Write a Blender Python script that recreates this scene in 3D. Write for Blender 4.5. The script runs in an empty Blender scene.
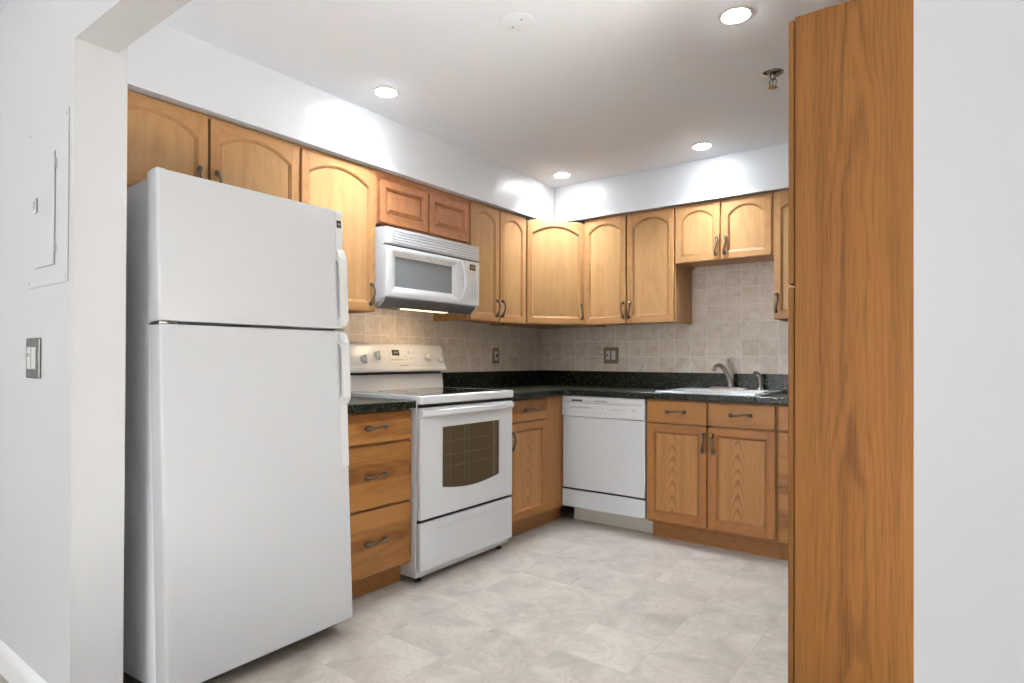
import bpy, bmesh, math, random
from mathutils import Vector, Matrix
random.seed(7)
PI = math.pi
scene = bpy.context.scene
COL = scene.collection

# ---------------------------------------------------------------- camera
F_PX, CY_PX = 608.52, 354.93
cam_d = bpy.data.cameras.new('camera')
cam = bpy.data.objects.new('camera', cam_d)
COL.objects.link(cam)
cam_d.sensor_width = 36.0
cam_d.lens = 36.0 * F_PX / 1024.0
cam_d.shift_y = (CY_PX - 341.5) / 1024.0
cam_d.clip_start = 0.02
cam_d.clip_end = 200
CAM = Vector((2.81825, -4.18606, 1.12226))
yaw, pitch, roll = math.radians(36.7245), math.radians(0.34517), math.radians(-0.21705)
fw = Vector((-math.sin(yaw)*math.cos(pitch), math.cos(yaw)*math.cos(pitch), math.sin(pitch)))
rt = fw.cross(Vector((0, 0, 1))).normalized()
dn = fw.cross(rt)
rt2 = math.cos(roll)*rt + math.sin(roll)*dn
dn2 = -math.sin(roll)*rt + math.cos(roll)*dn
up2 = -dn2
mw = Matrix.Identity(4)
for i in range(3):
    mw[i][0], mw[i][1], mw[i][2], mw[i][3] = rt2[i], up2[i], -fw[i], CAM[i]
cam.matrix_world = mw
scene.camera = cam

# ---------------------------------------------------------------- world, exposure, real and added lights
scene.view_settings.view_transform = 'Standard'
scene.view_settings.look = 'None'
scene.view_settings.gamma = 1.0
scene.view_settings.use_curve_mapping = False
scene.view_settings.exposure = 0.82
w = bpy.data.worlds.new('world'); scene.world = w
w.use_nodes = True
wn = w.node_tree.nodes
bg = wn.get('Background') or wn.new('ShaderNodeBackground')
bg.inputs[0].default_value = (0.80, 0.88, 1.0, 1)
bg.inputs[1].default_value = 1.0

def area(name, loc, direction, sx, sy, power, color, shape='RECTANGLE', spread=PI):
    d = bpy.data.lights.new(name, 'AREA')
    d.shape = shape; d.size = sx
    if shape in ('RECTANGLE', 'ELLIPSE'): d.size_y = sy
    d.energy = power; d.color = color; d.spread = spread
    o = bpy.data.objects.new(name, d); COL.objects.link(o)
    o.location = loc
    o.rotation_euler = Vector(direction).to_track_quat('-Z', 'Y').to_euler()
    return o

FILL_SIDE = (0.85, 0.925, 1.0)
FILL_REAR = (1.0, 0.975, 0.945)
LAMP = (0.78, 0.89, 1.0)
P_REAR, P_SIDE, P_DOWN, P_LIV = 94.0, 3.0, 5.3, 1.2
area('rear_window_fill', (1.3, -8.36, 1.35), (0, 1, 0.75), 2.9, 1.8, P_REAR, FILL_REAR)  # added soft light at the unseen rear window, tilted up to brighten the ceiling
area('side_window_fill', (5.36, -2.3, 1.20), (-1, 0.0, 0.75), 2.0, 1.9, P_SIDE, FILL_SIDE)  # added fill from the invented dining side, tilted up towards the ceiling
DOWN = [(0.587, -2.215), (2.135, -1.889), (1.552, -0.593), (0.568, -0.596)]
sd_ = bpy.data.lights.new('bounce_sun', 'SUN'); sd_.energy = 94.0; sd_.angle = math.radians(1.0); sd_.color = (0.92, 0.96, 1.0)  # added sunlight, bounces off the unseen dining floor to lift the kitchen ceiling
so_ = bpy.data.objects.new('bounce_sun', sd_); COL.objects.link(so_)
so_.location = (9, -2.6, 5)
so_.rotation_euler = Vector((-math.cos(math.radians(43)), -0.05, -math.sin(math.radians(43)))).to_track_quat('-Z', 'Y').to_euler()
for (x, y) in DOWN:
    area('ceiling_lamp_light', (x, y, 2.381), (0, 0, -1), 0.12, 0.12, P_DOWN, LAMP, 'DISK', spread=math.radians(112))
LIV = [(0.6, -5.2), (2.6, -5.6), (4.4, -5.2), (0.6, -7.2), (2.6, -7.2), (4.4, -7.2)]  # unseen lamps added as even fill from behind the camera
for (x, y) in LIV:
    area('living_fill_light', (x, y, 2.381), (0, 0, -1), 0.12, 0.12, P_LIV, LAMP, 'DISK')

# ---------------------------------------------------------------- materials
def lin(c):
    return tuple(((v/255)/12.92 if v/255 <= 0.04045 else (((v/255)+0.055)/1.055)**2.4) for v in c) + (1,)

def newmat(name):
    m = bpy.data.materials.new(name); m.use_nodes = True
    nt = m.node_tree
    return m, nt, nt.nodes, nt.links, nt.nodes['Principled BSDF']

def math_n(N, L, op, a, b=None, c=None):
    n = N.new('ShaderNodeMath'); n.operation = op
    for i, v in enumerate((a, b, c)):
        if v is None: continue
        if isinstance(v, (int, float)): n.inputs[i].default_value = v
        else: L.new(v, n.inputs[i])
    return n.outputs[0]

def mixc(N, L, fac, a, b, mode='MIX'):
    n = N.new('ShaderNodeMix'); n.data_type = 'RGBA'; n.blend_type = mode
    for s, v in ((0, fac), (6, a), (7, b)):
        if isinstance(v, (int, float)): n.inputs[s].default_value = v
        elif isinstance(v, tuple): n.inputs[s].default_value = v
        else: L.new(v, n.inputs[s])
    return n.outputs[2]

def plain(name, c, rough=0.5, metal=0.0, coat=0.0, bump=0.0, bscale=200, spec=0.5, var=0.0):
    m, nt, N, L, B = newmat(name)
    B.inputs['Base Color'].default_value = lin(c)
    B.inputs['Roughness'].default_value = rough
    B.inputs['Metallic'].default_value = metal
    B.inputs['Coat Weight'].default_value = coat
    B.inputs['Specular IOR Level'].default_value = spec
    tc = N.new('ShaderNodeTexCoord')
    no = N.new('ShaderNodeTexNoise'); no.inputs['Scale'].default_value = bscale
    L.new(tc.outputs['Object'], no.inputs['Vector'])
    if bump:
        bp = N.new('ShaderNodeBump'); bp.inputs['Strength'].default_value = bump
        bp.inputs['Distance'].default_value = 0.002
        L.new(no.outputs['Fac'], bp.inputs['Height']); L.new(bp.outputs[0], B.inputs['Normal'])
    if var:
        d = lin(tuple(max(0, v - var) for v in c))
        L.new(mixc(N, L, no.outputs['Fac'], lin(c), d), B.inputs['Base Color'])
    return m

def wood(name, light, dark, rings=0.35, fine=0.35, board=0.0, a=420.0, b=11.0, rough=0.38, bw=0.085, wobble=0.9, core=0.06, shift=0.0, spec=0.4):
    """oak: UV = metres, u across the grain, v along it"""
    m, nt, N, L, B = newmat(name)
    tc = N.new('ShaderNodeTexCoord')
    oi = N.new('ShaderNodeObjectInfo')
    sp = N.new('ShaderNodeSeparateXYZ'); L.new(tc.outputs['UV'], sp.inputs[0])
    u, v = sp.outputs[0], sp.outputs[1]
    rnd = oi.outputs['Random']
    v2 = math_n(N, L, 'ADD', v, math_n(N, L, 'MULTIPLY', rnd, 9.0))
    u_c = math_n(N, L, 'ADD', math_n(N, L, 'ADD', u, shift), math_n(N, L, 'MULTIPLY', math_n(N, L, 'SUBTRACT', rnd, 0.5), 0.05))
    def vec(su, sv):
        c = N.new('ShaderNodeCombineXYZ')
        L.new(math_n(N, L, 'MULTIPLY', u, su), c.inputs[0]); L.new(math_n(N, L, 'MULTIPLY', v2, sv), c.inputs[1])
        L.new(math_n(N, L, 'MULTIPLY', rnd, 31.0), c.inputs[2])
        return c.outputs[0]
    def noise(vv, det=2.0, r=0.5):
        n = N.new('ShaderNodeTexNoise'); n.inputs['Scale'].default_value = 1.0
        n.inputs['Detail'].default_value = det; n.inputs['Roughness'].default_value = r
        L.new(vv, n.inputs['Vector']); return n.outputs['Fac']
    warp = noise(vec(9, 2.2), 2.0)
    ph = math_n(N, L, 'MULTIPLY', math_n(N, L, 'MULTIPLY', u_c, u_c), a)
    ph = math_n(N, L, 'ADD', ph, math_n(N, L, 'MULTIPLY', v2, b))
    ph = math_n(N, L, 'ADD', ph, math_n(N, L, 'MULTIPLY', warp, wobble*2))
    ring = math_n(N, L, 'SINE', math_n(N, L, 'MULTIPLY', ph, 2*PI))
    ring = math_n(N, L, 'POWER', math_n(N, L, 'MULTIPLY_ADD', ring, 0.5, 0.5), 2.5)
    fn = noise(vec(420, 7), 3.0, 0.6)
    mr = N.new('ShaderNodeMapRange'); mr.inputs[1].default_value = 0.42; mr.inputs[2].default_value = 0.68
    L.new(fn, mr.inputs[0])
    broad = noise(vec(26, 0.7), 2.0)
    q = math_n(N, L, 'DIVIDE', u_c, core)
    fade = math_n(N, L, 'DIVIDE', 1.0, math_n(N, L, 'ADD', 1.0, math_n(N, L, 'MULTIPLY', q, q)))
    fac = math_n(N, L, 'MULTIPLY', math_n(N, L, 'MULTIPLY', ring, fade), rings)
    fac = math_n(N, L, 'ADD', fac, math_n(N, L, 'MULTIPLY', mr.outputs[0], fine))
    fac = math_n(N, L, 'ADD', fac, math_n(N, L, 'MULTIPLY', math_n(N, L, 'SUBTRACT', broad, 0.5), 1.1))
    if board:
        cell = math_n(N, L, 'FLOOR', math_n(N, L, 'ADD', math_n(N, L, 'DIVIDE', u, bw), math_n(N, L, 'MULTIPLY', rnd, 3.0)))
        wnz = N.new('ShaderNodeTexWhiteNoise'); wnz.noise_dimensions = '2D'
        cc = N.new('ShaderNodeCombineXYZ'); L.new(cell, cc.inputs[0]); L.new(rnd, cc.inputs[1])
        L.new(cc.outputs[0], wnz.inputs['Vector'])
        fac = math_n(N, L, 'ADD', fac, math_n(N, L, 'MULTIPLY', math_n(N, L, 'SUBTRACT', wnz.outputs['Value'], 0.5), board))
    cl = N.new('ShaderNodeClamp'); L.new(fac, cl.inputs[0])
    sc = lambda c: tuple(k*q_ for k, q_ in zip(lin(c)[:3], (0.76, 0.70, 0.60))) + (1,)
    L.new(mixc(N, L, cl.outputs[0], sc(light), sc(dark)), B.inputs['Base Color'])
    B.inputs['Roughness'].default_value = rough
    B.inputs['Specular IOR Level'].default_value = spec
    bp = N.new('ShaderNodeBump'); bp.inputs['Strength'].default_value = 0.12; bp.inputs['Distance'].default_value = 0.001
    L.new(fn, bp.inputs['Height']); L.new(bp.outputs[0], B.inputs['Normal'])
    return m

def tile_mat(name, ax0, ax1, size, o0, o1, grout_w, tile_a, tile_b, vein, grout, rough, nscale, bumpd):
    m, nt, N, L, B = newmat(name)
    tc = N.new('ShaderNodeTexCoord')
    sp = N.new('ShaderNodeSeparateXYZ'); L.new(tc.outputs['Object'], sp.inputs[0])
    p = math_n(N, L, 'DIVIDE', math_n(N, L, 'SUBTRACT', sp.outputs[ax0], o0), size)
    q = math_n(N, L, 'DIVIDE', math_n(N, L, 'SUBTRACT', sp.outputs[ax1], o1), size)
    def edge(s):
        f = math_n(N, L, 'FRACT', s)
        return math_n(N, L, 'MINIMUM', f, math_n(N, L, 'SUBTRACT', 1.0, f))
    e = math_n(N, L, 'MINIMUM', edge(p), edge(q))
    mr = N.new('ShaderNodeMapRange'); g = grout_w/size/2
    mr.inputs[1].default_value = g*0.7; mr.inputs[2].default_value = g*1.4
    L.new(e, mr.inputs[0]); inside = mr.outputs[0]
    cc = N.new('ShaderNodeCombineXYZ')
    L.new(math_n(N, L, 'FLOOR', p), cc.inputs[0]); L.new(math_n(N, L, 'FLOOR', q), cc.inputs[1])
    wnz = N.new('ShaderNodeTexWhiteNoise'); wnz.noise_dimensions = '2D'; L.new(cc.outputs[0], wnz.inputs['Vector'])
    off = N.new('ShaderNodeVectorMath'); off.operation = 'MULTIPLY_ADD'
    L.new(wnz.outputs['Color'], off.inputs[0]); off.inputs[1].default_value = (7, 7, 7)
    L.new(tc.outputs['Object'], off.inputs[2])
    n1 = N.new('ShaderNodeTexNoise'); n1.inputs['Scale'].default_value = nscale; n1.inputs['Detail'].default_value = 5
    n1.inputs['Roughness'].default_value = 0.6; n1.inputs['Distortion'].default_value = 0.8
    L.new(off.outputs[0], n1.inputs['Vector'])
    r1 = N.new('ShaderNodeMapRange'); r1.inputs[1].default_value = 0.35; r1.inputs[2].default_value = 0.7
    L.new(n1.outputs['Fac'], r1.inputs[0])
    n2 = N.new('ShaderNodeTexNoise'); n2.inputs['Scale'].default_value = nscale*2.3; n2.inputs['Detail'].default_value = 4
    n2.inputs['Distortion'].default_value = 1.5
    L.new(off.outputs[0], n2.inputs['Vector'])
    vv = math_n(N, L, 'ABSOLUTE', math_n(N, L, 'SUBTRACT', n2.outputs['Fac'], 0.5))
    r2 = N.new('ShaderNodeMapRange'); r2.inputs[1].default_value = 0.0; r2.inputs[2].default_value = 0.035
    r2.inputs[3].default_value = 1.0; r2.inputs[4].default_value = 0.0
    L.new(vv, r2.inputs[0])
    c = mixc(N, L, r1.outputs[0], lin(tile_a), lin(tile_b))
    c = mixc(N, L, math_n(N, L, 'MULTIPLY', r2.outputs[0], 0.35), c, lin(vein))
    tint = math_n(N, L, 'MULTIPLY_ADD', wnz.outputs['Value'], 0.10, 0.95)
    tv = N.new('ShaderNodeCombineColor'); [L.new(tint, tv.inputs[i]) for i in range(3)]
    c = mixc(N, L, 1.0, c, tv.outputs[0], 'MULTIPLY')
    c = mixc(N, L, inside, lin(grout), c)
    L.new(c, B.inputs['Base Color'])
    B.inputs['Roughness'].default_value = rough
    bp = N.new('ShaderNodeBump'); bp.inputs['Strength'].default_value = 0.5; bp.inputs['Distance'].default_value = bumpd
    L.new(inside, bp.inputs['Height']); L.new(bp.outputs[0], B.inputs['Normal'])
    return m

def granite(name):
    m, nt, N, L, B = newmat(name)
    tc = N.new('ShaderNodeTexCoord')
    v1 = N.new('ShaderNodeTexVoronoi'); v1.inputs['Scale'].default_value = 170; L.new(tc.outputs['Object'], v1.inputs['Vector'])
    sp = N.new('ShaderNodeSeparateColor'); L.new(v1.outputs['Color'], sp.inputs[0])
    r = N.new('ShaderNodeValToRGB'); L.new(sp.outputs[0], r.inputs[0])
    e = r.color_ramp.elements
    e[0].position = 0.0; e[0].color = lin((16, 19, 15))
    e[1].position = 1.0; e[1].color = lin((98, 100, 76))
    for p_, c_ in ((0.55, (26, 30, 24)), (0.80, (44, 50, 40)), (0.93, (80, 84, 62))):
        x = e.new(p_); x.color = lin(c_)
    no = N.new('ShaderNodeTexNoise'); no.inputs['Scale'].default_value = 60; no.inputs['Detail'].default_value = 4
    L.new(tc.outputs['Object'], no.inputs['Vector'])
    L.new(mixc(N, L, no.outputs['Fac'], r.outputs[0], lin((22, 26, 21))), B.inputs['Base Color'])
    B.inputs['Roughness'].default_value = 0.27
    B.inputs['Specular IOR Level'].default_value = 0.35
    return m

def emis(name, c, s):
    m, nt, N, L, B = newmat(name)
    B.inputs['Base Color'].default_value = lin(c)
    B.inputs['Emission Color'].default_value = lin(c)
    B.inputs['Emission Strength'].default_value = s
    return m

M = {}
M['paint'] = plain('white wall paint', (205, 205, 205), 0.42, bump=0.04, bscale=260)
M['paint_soffit'] = plain('white satin soffit paint', (222, 225, 229), 0.33, bump=0.05, bscale=120)
M['ceiling'] = plain('white ceiling paint', (242, 247, 254), 0.65, bump=0.03, bscale=200)
M['trimwhite'] = plain('white trim paint', (232, 232, 230), 0.35)
M['white'] = plain('white enamel', (198, 199, 200), 0.42, coat=0.0, bump=0.03, bscale=500)
M['white_smooth'] = plain('smooth white enamel', (216, 217, 217), 0.2, coat=0.3)
M['white_plastic'] = plain('white plastic', (210, 210, 207), 0.4)
M['range_white'] = plain('white range enamel', (208, 209, 210), 0.36)
M['fridge_side'] = plain('grey textured steel', (236, 237, 238), 0.5, bump=0.1, bscale=600)
M['grey_mark'] = plain('pale grey print', (165, 163, 158), 0.5)
M['lt_mark'] = plain('very pale grey print', (205, 204, 200), 0.5)
M['dark'] = plain('dark grey plastic', (58, 57, 56), 0.5)
M['hood_under'] = plain('grey hood underside', (96, 94, 92), 0.45)
M['black'] = plain('black plastic', (18, 18, 18), 0.4)
M['brown_disp'] = plain('brown display', (84, 66, 50), 0.25)
M['cream'] = plain('cream keypad', (214, 215, 210), 0.4)
M['mwglass'] = plain('grey mesh glass', (138, 140, 142), 0.5, spec=0.25, var=8)
M['glasstop'] = plain('black ceramic glass', (14, 14, 15), 0.06, coat=0.5)
M['ring_mark'] = plain('grey burner print', (70, 70, 70), 0.15)
M['oven_glass'] = plain('brown oven glass', (74, 66, 52), 0.12, coat=0.3)
M['rack'] = plain('dim oven rack', (84, 76, 61), 0.3)
M['beige'] = plain('almond kick plate', (206, 202, 190), 0.45)
M['pewter'] = plain('antique pewter', (128, 112, 98), 0.36, metal=0.7, bump=0.2, bscale=300, var=45)
M['nickel'] = plain('brushed nickel', (176, 166, 156), 0.28, metal=1.0)
M['chrome'] = plain('chrome', (150, 146, 140), 0.12, metal=1.0)
M['bronze'] = plain('antique brass plate', (150, 132, 104), 0.35, metal=0.75)
M['bronze_dark'] = plain('dull copper plate', (128, 104, 84), 0.45, metal=0.3)
M['steel_plate'] = plain('brushed steel plate', (140, 138, 134), 0.35, metal=0.8)
M['ceramic'] = plain('white sink enamel', (208, 209, 208), 0.12, coat=0.5)
M['granite'] = granite('dark green speckled counter')
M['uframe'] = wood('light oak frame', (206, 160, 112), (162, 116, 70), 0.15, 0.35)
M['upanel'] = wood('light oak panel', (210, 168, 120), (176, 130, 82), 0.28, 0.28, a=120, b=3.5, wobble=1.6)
M['ured'] = wood('reddish oak', (206, 146, 104), (164, 104, 66), 0.22, 0.35)
M['ucarc'] = wood('light oak cabinet side', (200, 148, 92), (160, 108, 60), 0.2, 0.4)
M['bframe'] = wood('golden oak frame', (186, 130, 74), (138, 88, 44), 0.15, 0.4)
M['bpanel'] = wood('golden oak panel', (200, 148, 92), (146, 96, 50), 0.6, 0.42, a=900, b=13, wobble=1.0, core=0.045)
M['bdrawer'] = wood('golden oak drawer front', (190, 136, 78), (132, 84, 42), 0.3, 0.45, board=1.1, a=200, b=5)
M['btoe'] = wood('oak toe board', (180, 124, 74), (130, 84, 44), 0.15, 0.4)
M['pantry'] = wood('warm oak veneer', (144, 100, 52), (100, 65, 32), 0.5, 0.5, a=420, b=1.6, rough=0.55, spec=0.2, wobble=1.8, core=0.07, shift=0.15)
M['dark_in'] = plain('dark cabinet interior', (70, 48, 30), 0.7)
M['floor'] = tile_mat('marbled floor tile', 0, 1, 0.305, 0.937, -1.89, 0.0030, (189, 180, 168), (160, 149, 138), (148, 132, 118), (164, 155, 145), 0.38, 4.5, 0.0012)
M['tile_b'] = tile_mat('beige wall tile back', 0, 2, 0.1168, 1.382, 1.142, 0.0045, (224, 213, 199), (202, 185, 166), (172, 148, 126), (230, 224, 214), 0.35, 14, 0.0015)
M['tile_l'] = tile_mat('beige wall tile left', 1, 2, 0.1168, -1.034, 1.142, 0.0045, (224, 213, 199), (202, 185, 166), (172, 148, 126), (230, 224, 214), 0.35, 14, 0.0015)
M['lamp'] = emis('lit lamp disc', (244, 250, 255), 58.0)
M['hoodlamp'] = emis('lit hood lens', (255, 226, 180), 1.3)
M['glass'] = plain('window glass', (235, 240, 245), 0.02)
M['glass'].node_tree.nodes['Principled BSDF'].inputs['Transmission Weight'].default_value = 1.0

# ---------------------------------------------------------------- mesh helpers
GR = {'x': 0, 'y': 1, 'z': 2}
class Geo:
    def __init__(s):
        s.bm = bmesh.new(); s.uv = s.bm.loops.layers.uv.new('UVMap')
    def _uv(s, faces, grain):
        g = GR[grain]
        vs = [v.co for f in faces for v in f.verts]
        c = [(min(v[i] for v in vs)+max(v[i] for v in vs))/2 for i in range(3)]
        off = random.random()*3
        for f in faces:
            f.normal_update()
            n = [abs(k) for k in f.normal]
            oth = [i for i in range(3) if i != g]
            a = oth[0] if n[oth[0]] <= n[oth[1]] else oth[1]
            for l in f.loops:
                l[s.uv].uv = (l.vert.co[a]-c[a], l.vert.co[g]+off)
    def _finish(s, before, grain, smooth=False):
        faces = [f for f in s.bm.faces if f not in before]
        s._uv(faces, grain)
        if smooth:
            for f in faces: f.smooth = True
        return faces
    def box(s, lo, hi, bev=0.0, seg=2, grain='z', smooth=False):
        before = set(s.bm.faces)
        lo, hi = [min(a, b) for a, b in zip(lo, hi)], [max(a, b) for a, b in zip(lo, hi)]
        r = bmesh.ops.create_cube(s.bm, size=1.0)
        for v in r['verts']:
            v.co = Vector([(lo[i]+hi[i])/2 + v.co[i]*(hi[i]-lo[i]) for i in range(3)])
        if bev > 0:
            bev = min(bev, 0.49*min(hi[i]-lo[i] for i in range(3)))
            es = list({e for v in r['verts'] for e in v.link_edges})
            bmesh.ops.bevel(s.bm, geom=es, offset=bev, segments=seg, affect='EDGES', profile=0.5)
        s._finish(before, grain, smooth); return s
    def prism(s, pts, axis, a, b, grain='z', bev=0.0, seg=2, smooth=False):
        """pts 2-D in the plane orthogonal to axis (order of remaining axes), extruded a..b"""
        before = set(s.bm.faces)
        k = GR[axis]; oth = [i for i in range(3) if i != k]
        def mk(p, t):
            c = [0, 0, 0]; c[oth[0]], c[oth[1]] = p; c[k] = t
            return s.bm.verts.new(c)
        A = [mk(p, a) for p in pts]; B_ = [mk(p, b) for p in pts]
        n = len(pts); fs = [s.bm.faces.new(A), s.bm.faces.new(B_[::-1])]
        for i in range(n):
            fs.append(s.bm.faces.new((A[i], B_[i], B_[(i+1) % n], A[(i+1) % n])))
        bmesh.ops.recalc_face_normals(s.bm, faces=fs)
        if bev > 0:
            es = [e for e in fs[0].edges] + [e for e in fs[1].edges]
            bmesh.ops.bevel(s.bm, geom=es, offset=bev, segments=seg, affect='EDGES', profile=0.5)
        s._finish(before, grain, smooth); return s
    def loft(s, rings, close=False, caps=False, grain='z', smooth=False):
        before = set(s.bm.faces)
        R = [[s.bm.verts.new(p) for p in r] for r in rings]
        n = len(rings[0]); fs = []
        for i in range(len(R)-1 + (1 if close else 0)):
            a, b = R[i], R[(i+1) % len(R)]
            for j in range(n):
                fs.append(s.bm.faces.new((a[j], a[(j+1) % n], b[(j+1) % n], b[j])))
        if caps:
            fs.append(s.bm.faces.new(R[0][::-1])); fs.append(s.bm.faces.new(R[-1]))
        bmesh.ops.recalc_face_normals(s.bm, faces=fs)
        s._finish(before, grain, smooth); return s
    def tube(s, pts, rad, n=10, flat=1.0, upv=(0, 0, 1), smooth=True):
        pts = [Vector(p) for p in pts]
        if isinstance(rad, (int, float)): rad = [rad]*len(pts)
        rings = []; u = Vector(upv)
        for i, p in enumerate(pts):
            t = (pts[min(i+1, len(pts)-1)] - pts[max(i-1, 0)]).normalized()
            a = t.cross(u)
            if a.length < 1e-4: a = t.cross(Vector((1, 0.1, 0)))
            a.normalize(); b = a.cross(t).normalized(); u = b
            rings.append([p + rad[i]*(math.cos(2*PI*k/n)*a + flat*math.sin(2*PI*k/n)*b) for k in range(n)])
        return s.loft(rings, caps=True, smooth=smooth)
    def lathe(s, prof, c=(0, 0, 0), axis='z', n=28, smooth=True):
        rings = []
        for (r, h) in prof:
            ring = []
            for k in range(n):
                ca, sa = r*math.cos(2*PI*k/n), r*math.sin(2*PI*k/n)
                d = {'z': (ca, sa, h), 'y': (ca, h, sa), 'x': (h, ca, sa)}[axis]
                ring.append((c[0]+d[0], c[1]+d[1], c[2]+d[2]))
            rings.append(ring)
        return s.loft(rings, caps=True, smooth=smooth)
    def make(s, name, mat, parent=None, loc=None, **props):
        me = bpy.data.meshes.new(name)
        s.bm.to_mesh(me); s.bm.free()
        me.materials.append(M[mat] if isinstance(mat, str) else mat)
        o = bpy.data.objects.new(name, me); COL.objects.link(o)
        if parent: o.parent = parent
        if loc: o.location = loc
        for k, v in props.items(): o[k] = v
        sm = any(p.use_smooth for p in me.polygons)
        if sm:
            try: me.set_sharp_from_angle(angle=math.radians(40))
            except Exception: pass
        return o

def thing(name, label, cat, loc=(0, 0, 0), rot=(0, 0, 0), group=None):
    o = bpy.data.objects.new(name, None); COL.objects.link(o)
    o.empty_display_size = 0.1
    o.location = loc; o.rotation_euler = rot
    o['label'] = label; o['category'] = cat
    if group: o['group'] = group
    return o

def copy_tree(o, parent=None):
    c = o.copy(); COL.objects.link(c); c.parent = parent
    for ch in list(o.children): copy_tree(ch, c)
    return c

def struct(name, g, mat, label=None):
    o = g.make(name, mat); o['kind'] = 'structure'
    if label: o['label'] = label
    return o

# ---------------------------------------------------------------- setting
RX = 3.03            # right kitchen wall
WT, WB, WJ = -3.521, -3.379, -3.407
g = Geo().box((-1.6, -8.6, -0.06), (5.6, 0.15, 0)); struct('floor', g, 'floor')
g = Geo().box((-1.6, -8.6, 2.4), (5.6, 0.15, 2.46)); struct('ceiling', g, 'ceiling')
g = Geo().box((-0.12, WB, 0), (0, 0, 2.4)); struct('wall_left', g, 'paint')
g = Geo().box((-0.12, 0, 0), (RX+0.12, 0.12, 2.4)); struct('wall_back', g, 'paint')
g = Geo().box((RX, -2.255, 0), (RX+0.12, 0, 2.4)); g.box((RX, WB, 2.25), (RX+0.12, -2.255, 2.4)); struct('wall_right', g, 'paint')  # unseen right wall left open so the added light gets in
g = Geo().box((5.4, -3.379, 0), (5.5, -3.30, 2.4)); g.box((5.4, -1.3, 0), (5.5, 0.0, 2.4)); g.box((5.4, -3.30, 0), (5.5, -1.3, 0.25)); g.box((5.4, -3.30, 2.15), (5.5, -1.3, 2.4)); struct('wall_added_dining_right', g, 'paint')  # unseen dining area, added to bring light into the kitchen
g = Geo().box((RX+0.12, 0, 0), (5.5, 0.12, 2.4)); struct('wall_added_dining_back', g, 'paint')  # second wall of the added dining area
# wall with the opening between living room and kitchen (jambs + header)
g = Geo().box((-1.5, WT, 0), (0.70, WB, 2.4)); struct('wall_front_left', g, 'paint')
g = Geo().box((2.78, WT, 0), (5.5, WB, 2.4)); struct('wall_front_right', g, 'paint')
g = Geo().box((0.70, WT, 2.069), (2.78, WJ, 2.4)); struct('trim_1', g, 'paint', 'white header over the wide kitchen opening')
# soffit
g = Geo().box((0, WB, 2.127), (0.352, 0, 2.4)); g.box((0.352, -0.352, 2.137), (RX, 0, 2.4))
struct('trim_2', g, 'paint_soffit', 'white soffit boxed in above the wall cabinets')
# backsplash tile
g = Geo().box((0.0, -2.6, 1.0), (0.008, 0, 1.42)); g.box((0.0, -2.05, 1.42), (0.008, -1.27, 1.47))
g.box((0.0, -2.05, 0.90), (0.008, -1.28, 1.0))
struct('trim_3', g, 'tile_l', 'beige tile backsplash behind the white range')
g = Geo().box((0.008, -0.008, 1.0), (RX, 0, 1.80)); struct('trim_4', g, 'tile_b', 'beige tile backsplash behind the sink')
# living room shell behind the camera
g = Geo().box((-1.6, -8.5, 0), (-1.5, WT, 2.4)); struct('wall_living_left', g, 'paint')
def wall_hole(name, axis, c0, c1, a0, a1, h0, h1, b0, b1):
    g = Geo()
    def bx(p0, p1, z0, z1):
        if axis == 'x': g.box((p0, c0, z0), (p1, c1, z1))
        else: g.box((c0, p0, z0), (c1, p1, z1))
    bx(a0, h0, 0, 2.4); bx(h1, a1, 0, 2.4); bx(h0, h1, 0, b0); bx(h0, h1, b1, 2.4)
    struct(name, g, 'paint')
wall_hole('wall_rear', 'x', -8.5, -8.4, -1.5, 5.5, -0.2, 2.8, 0.4, 2.3)
g = Geo().box((5.4, -8.4, 0), (5.5, WT, 2.4)); struct('wall_living_right', g, 'paint')
def window(name, axis, c, a0, a1, z0, z1, pane=True):
    g = Geo(); t = 0.05
    def bx(gg, p0, p1, q0, q1, th=0.03):
        if axis == 'x': gg.box((p0, c-th, q0), (p1, c+th, q1))
        else: gg.box((c-th, p0, q0), (c+th, p1, q1))
    bx(g, a0, a0+t, z0, z1); bx(g, a1-t, a1, z0, z1); bx(g, a0+t, a1-t, z0, z0+t); bx(g, a0+t, a1-t, z1-t, z1)
    m_ = (a0+a1)/2; bx(g, m_-t/2, m_+t/2, z0+t, z1-t)
    f = g.make(name, 'trimwhite'); f['kind'] = 'structure'
    if not pane: return
    g = Geo(); bx(g, a0+t, m_-t/2, z0+t, z1-t, 0.003); bx(g, m_+t/2, a1-t, z0+t, z1-t, 0.003)
    g.make('pane', 'glass', f)
window('added_window_1', 'x', -8.45, -0.2, 2.8, 0.4, 2.3)  # unseen window, added to light the kitchen from behind
window('added_window_2', 'y', 5.45, -3.3, -1.3, 0.25, 2.15, False)  # added open frame without panes, lets light through the dining area
# baseboards
def bboard(name, x0, x1, y):
    g = Geo().prism([(y, 0), (y-0.014, 0), (y-0.014, 0.07), (y-0.010, 0.085), (y-0.004, 0.095), (y, 0.10)], 'x', x0, x1)
    struct(name, g, 'trimwhite')
bboard('baseboard_front', -1.5, 0.66, WT)
bboard('baseboard_front_right', 2.80, 5.4, WT)

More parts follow.
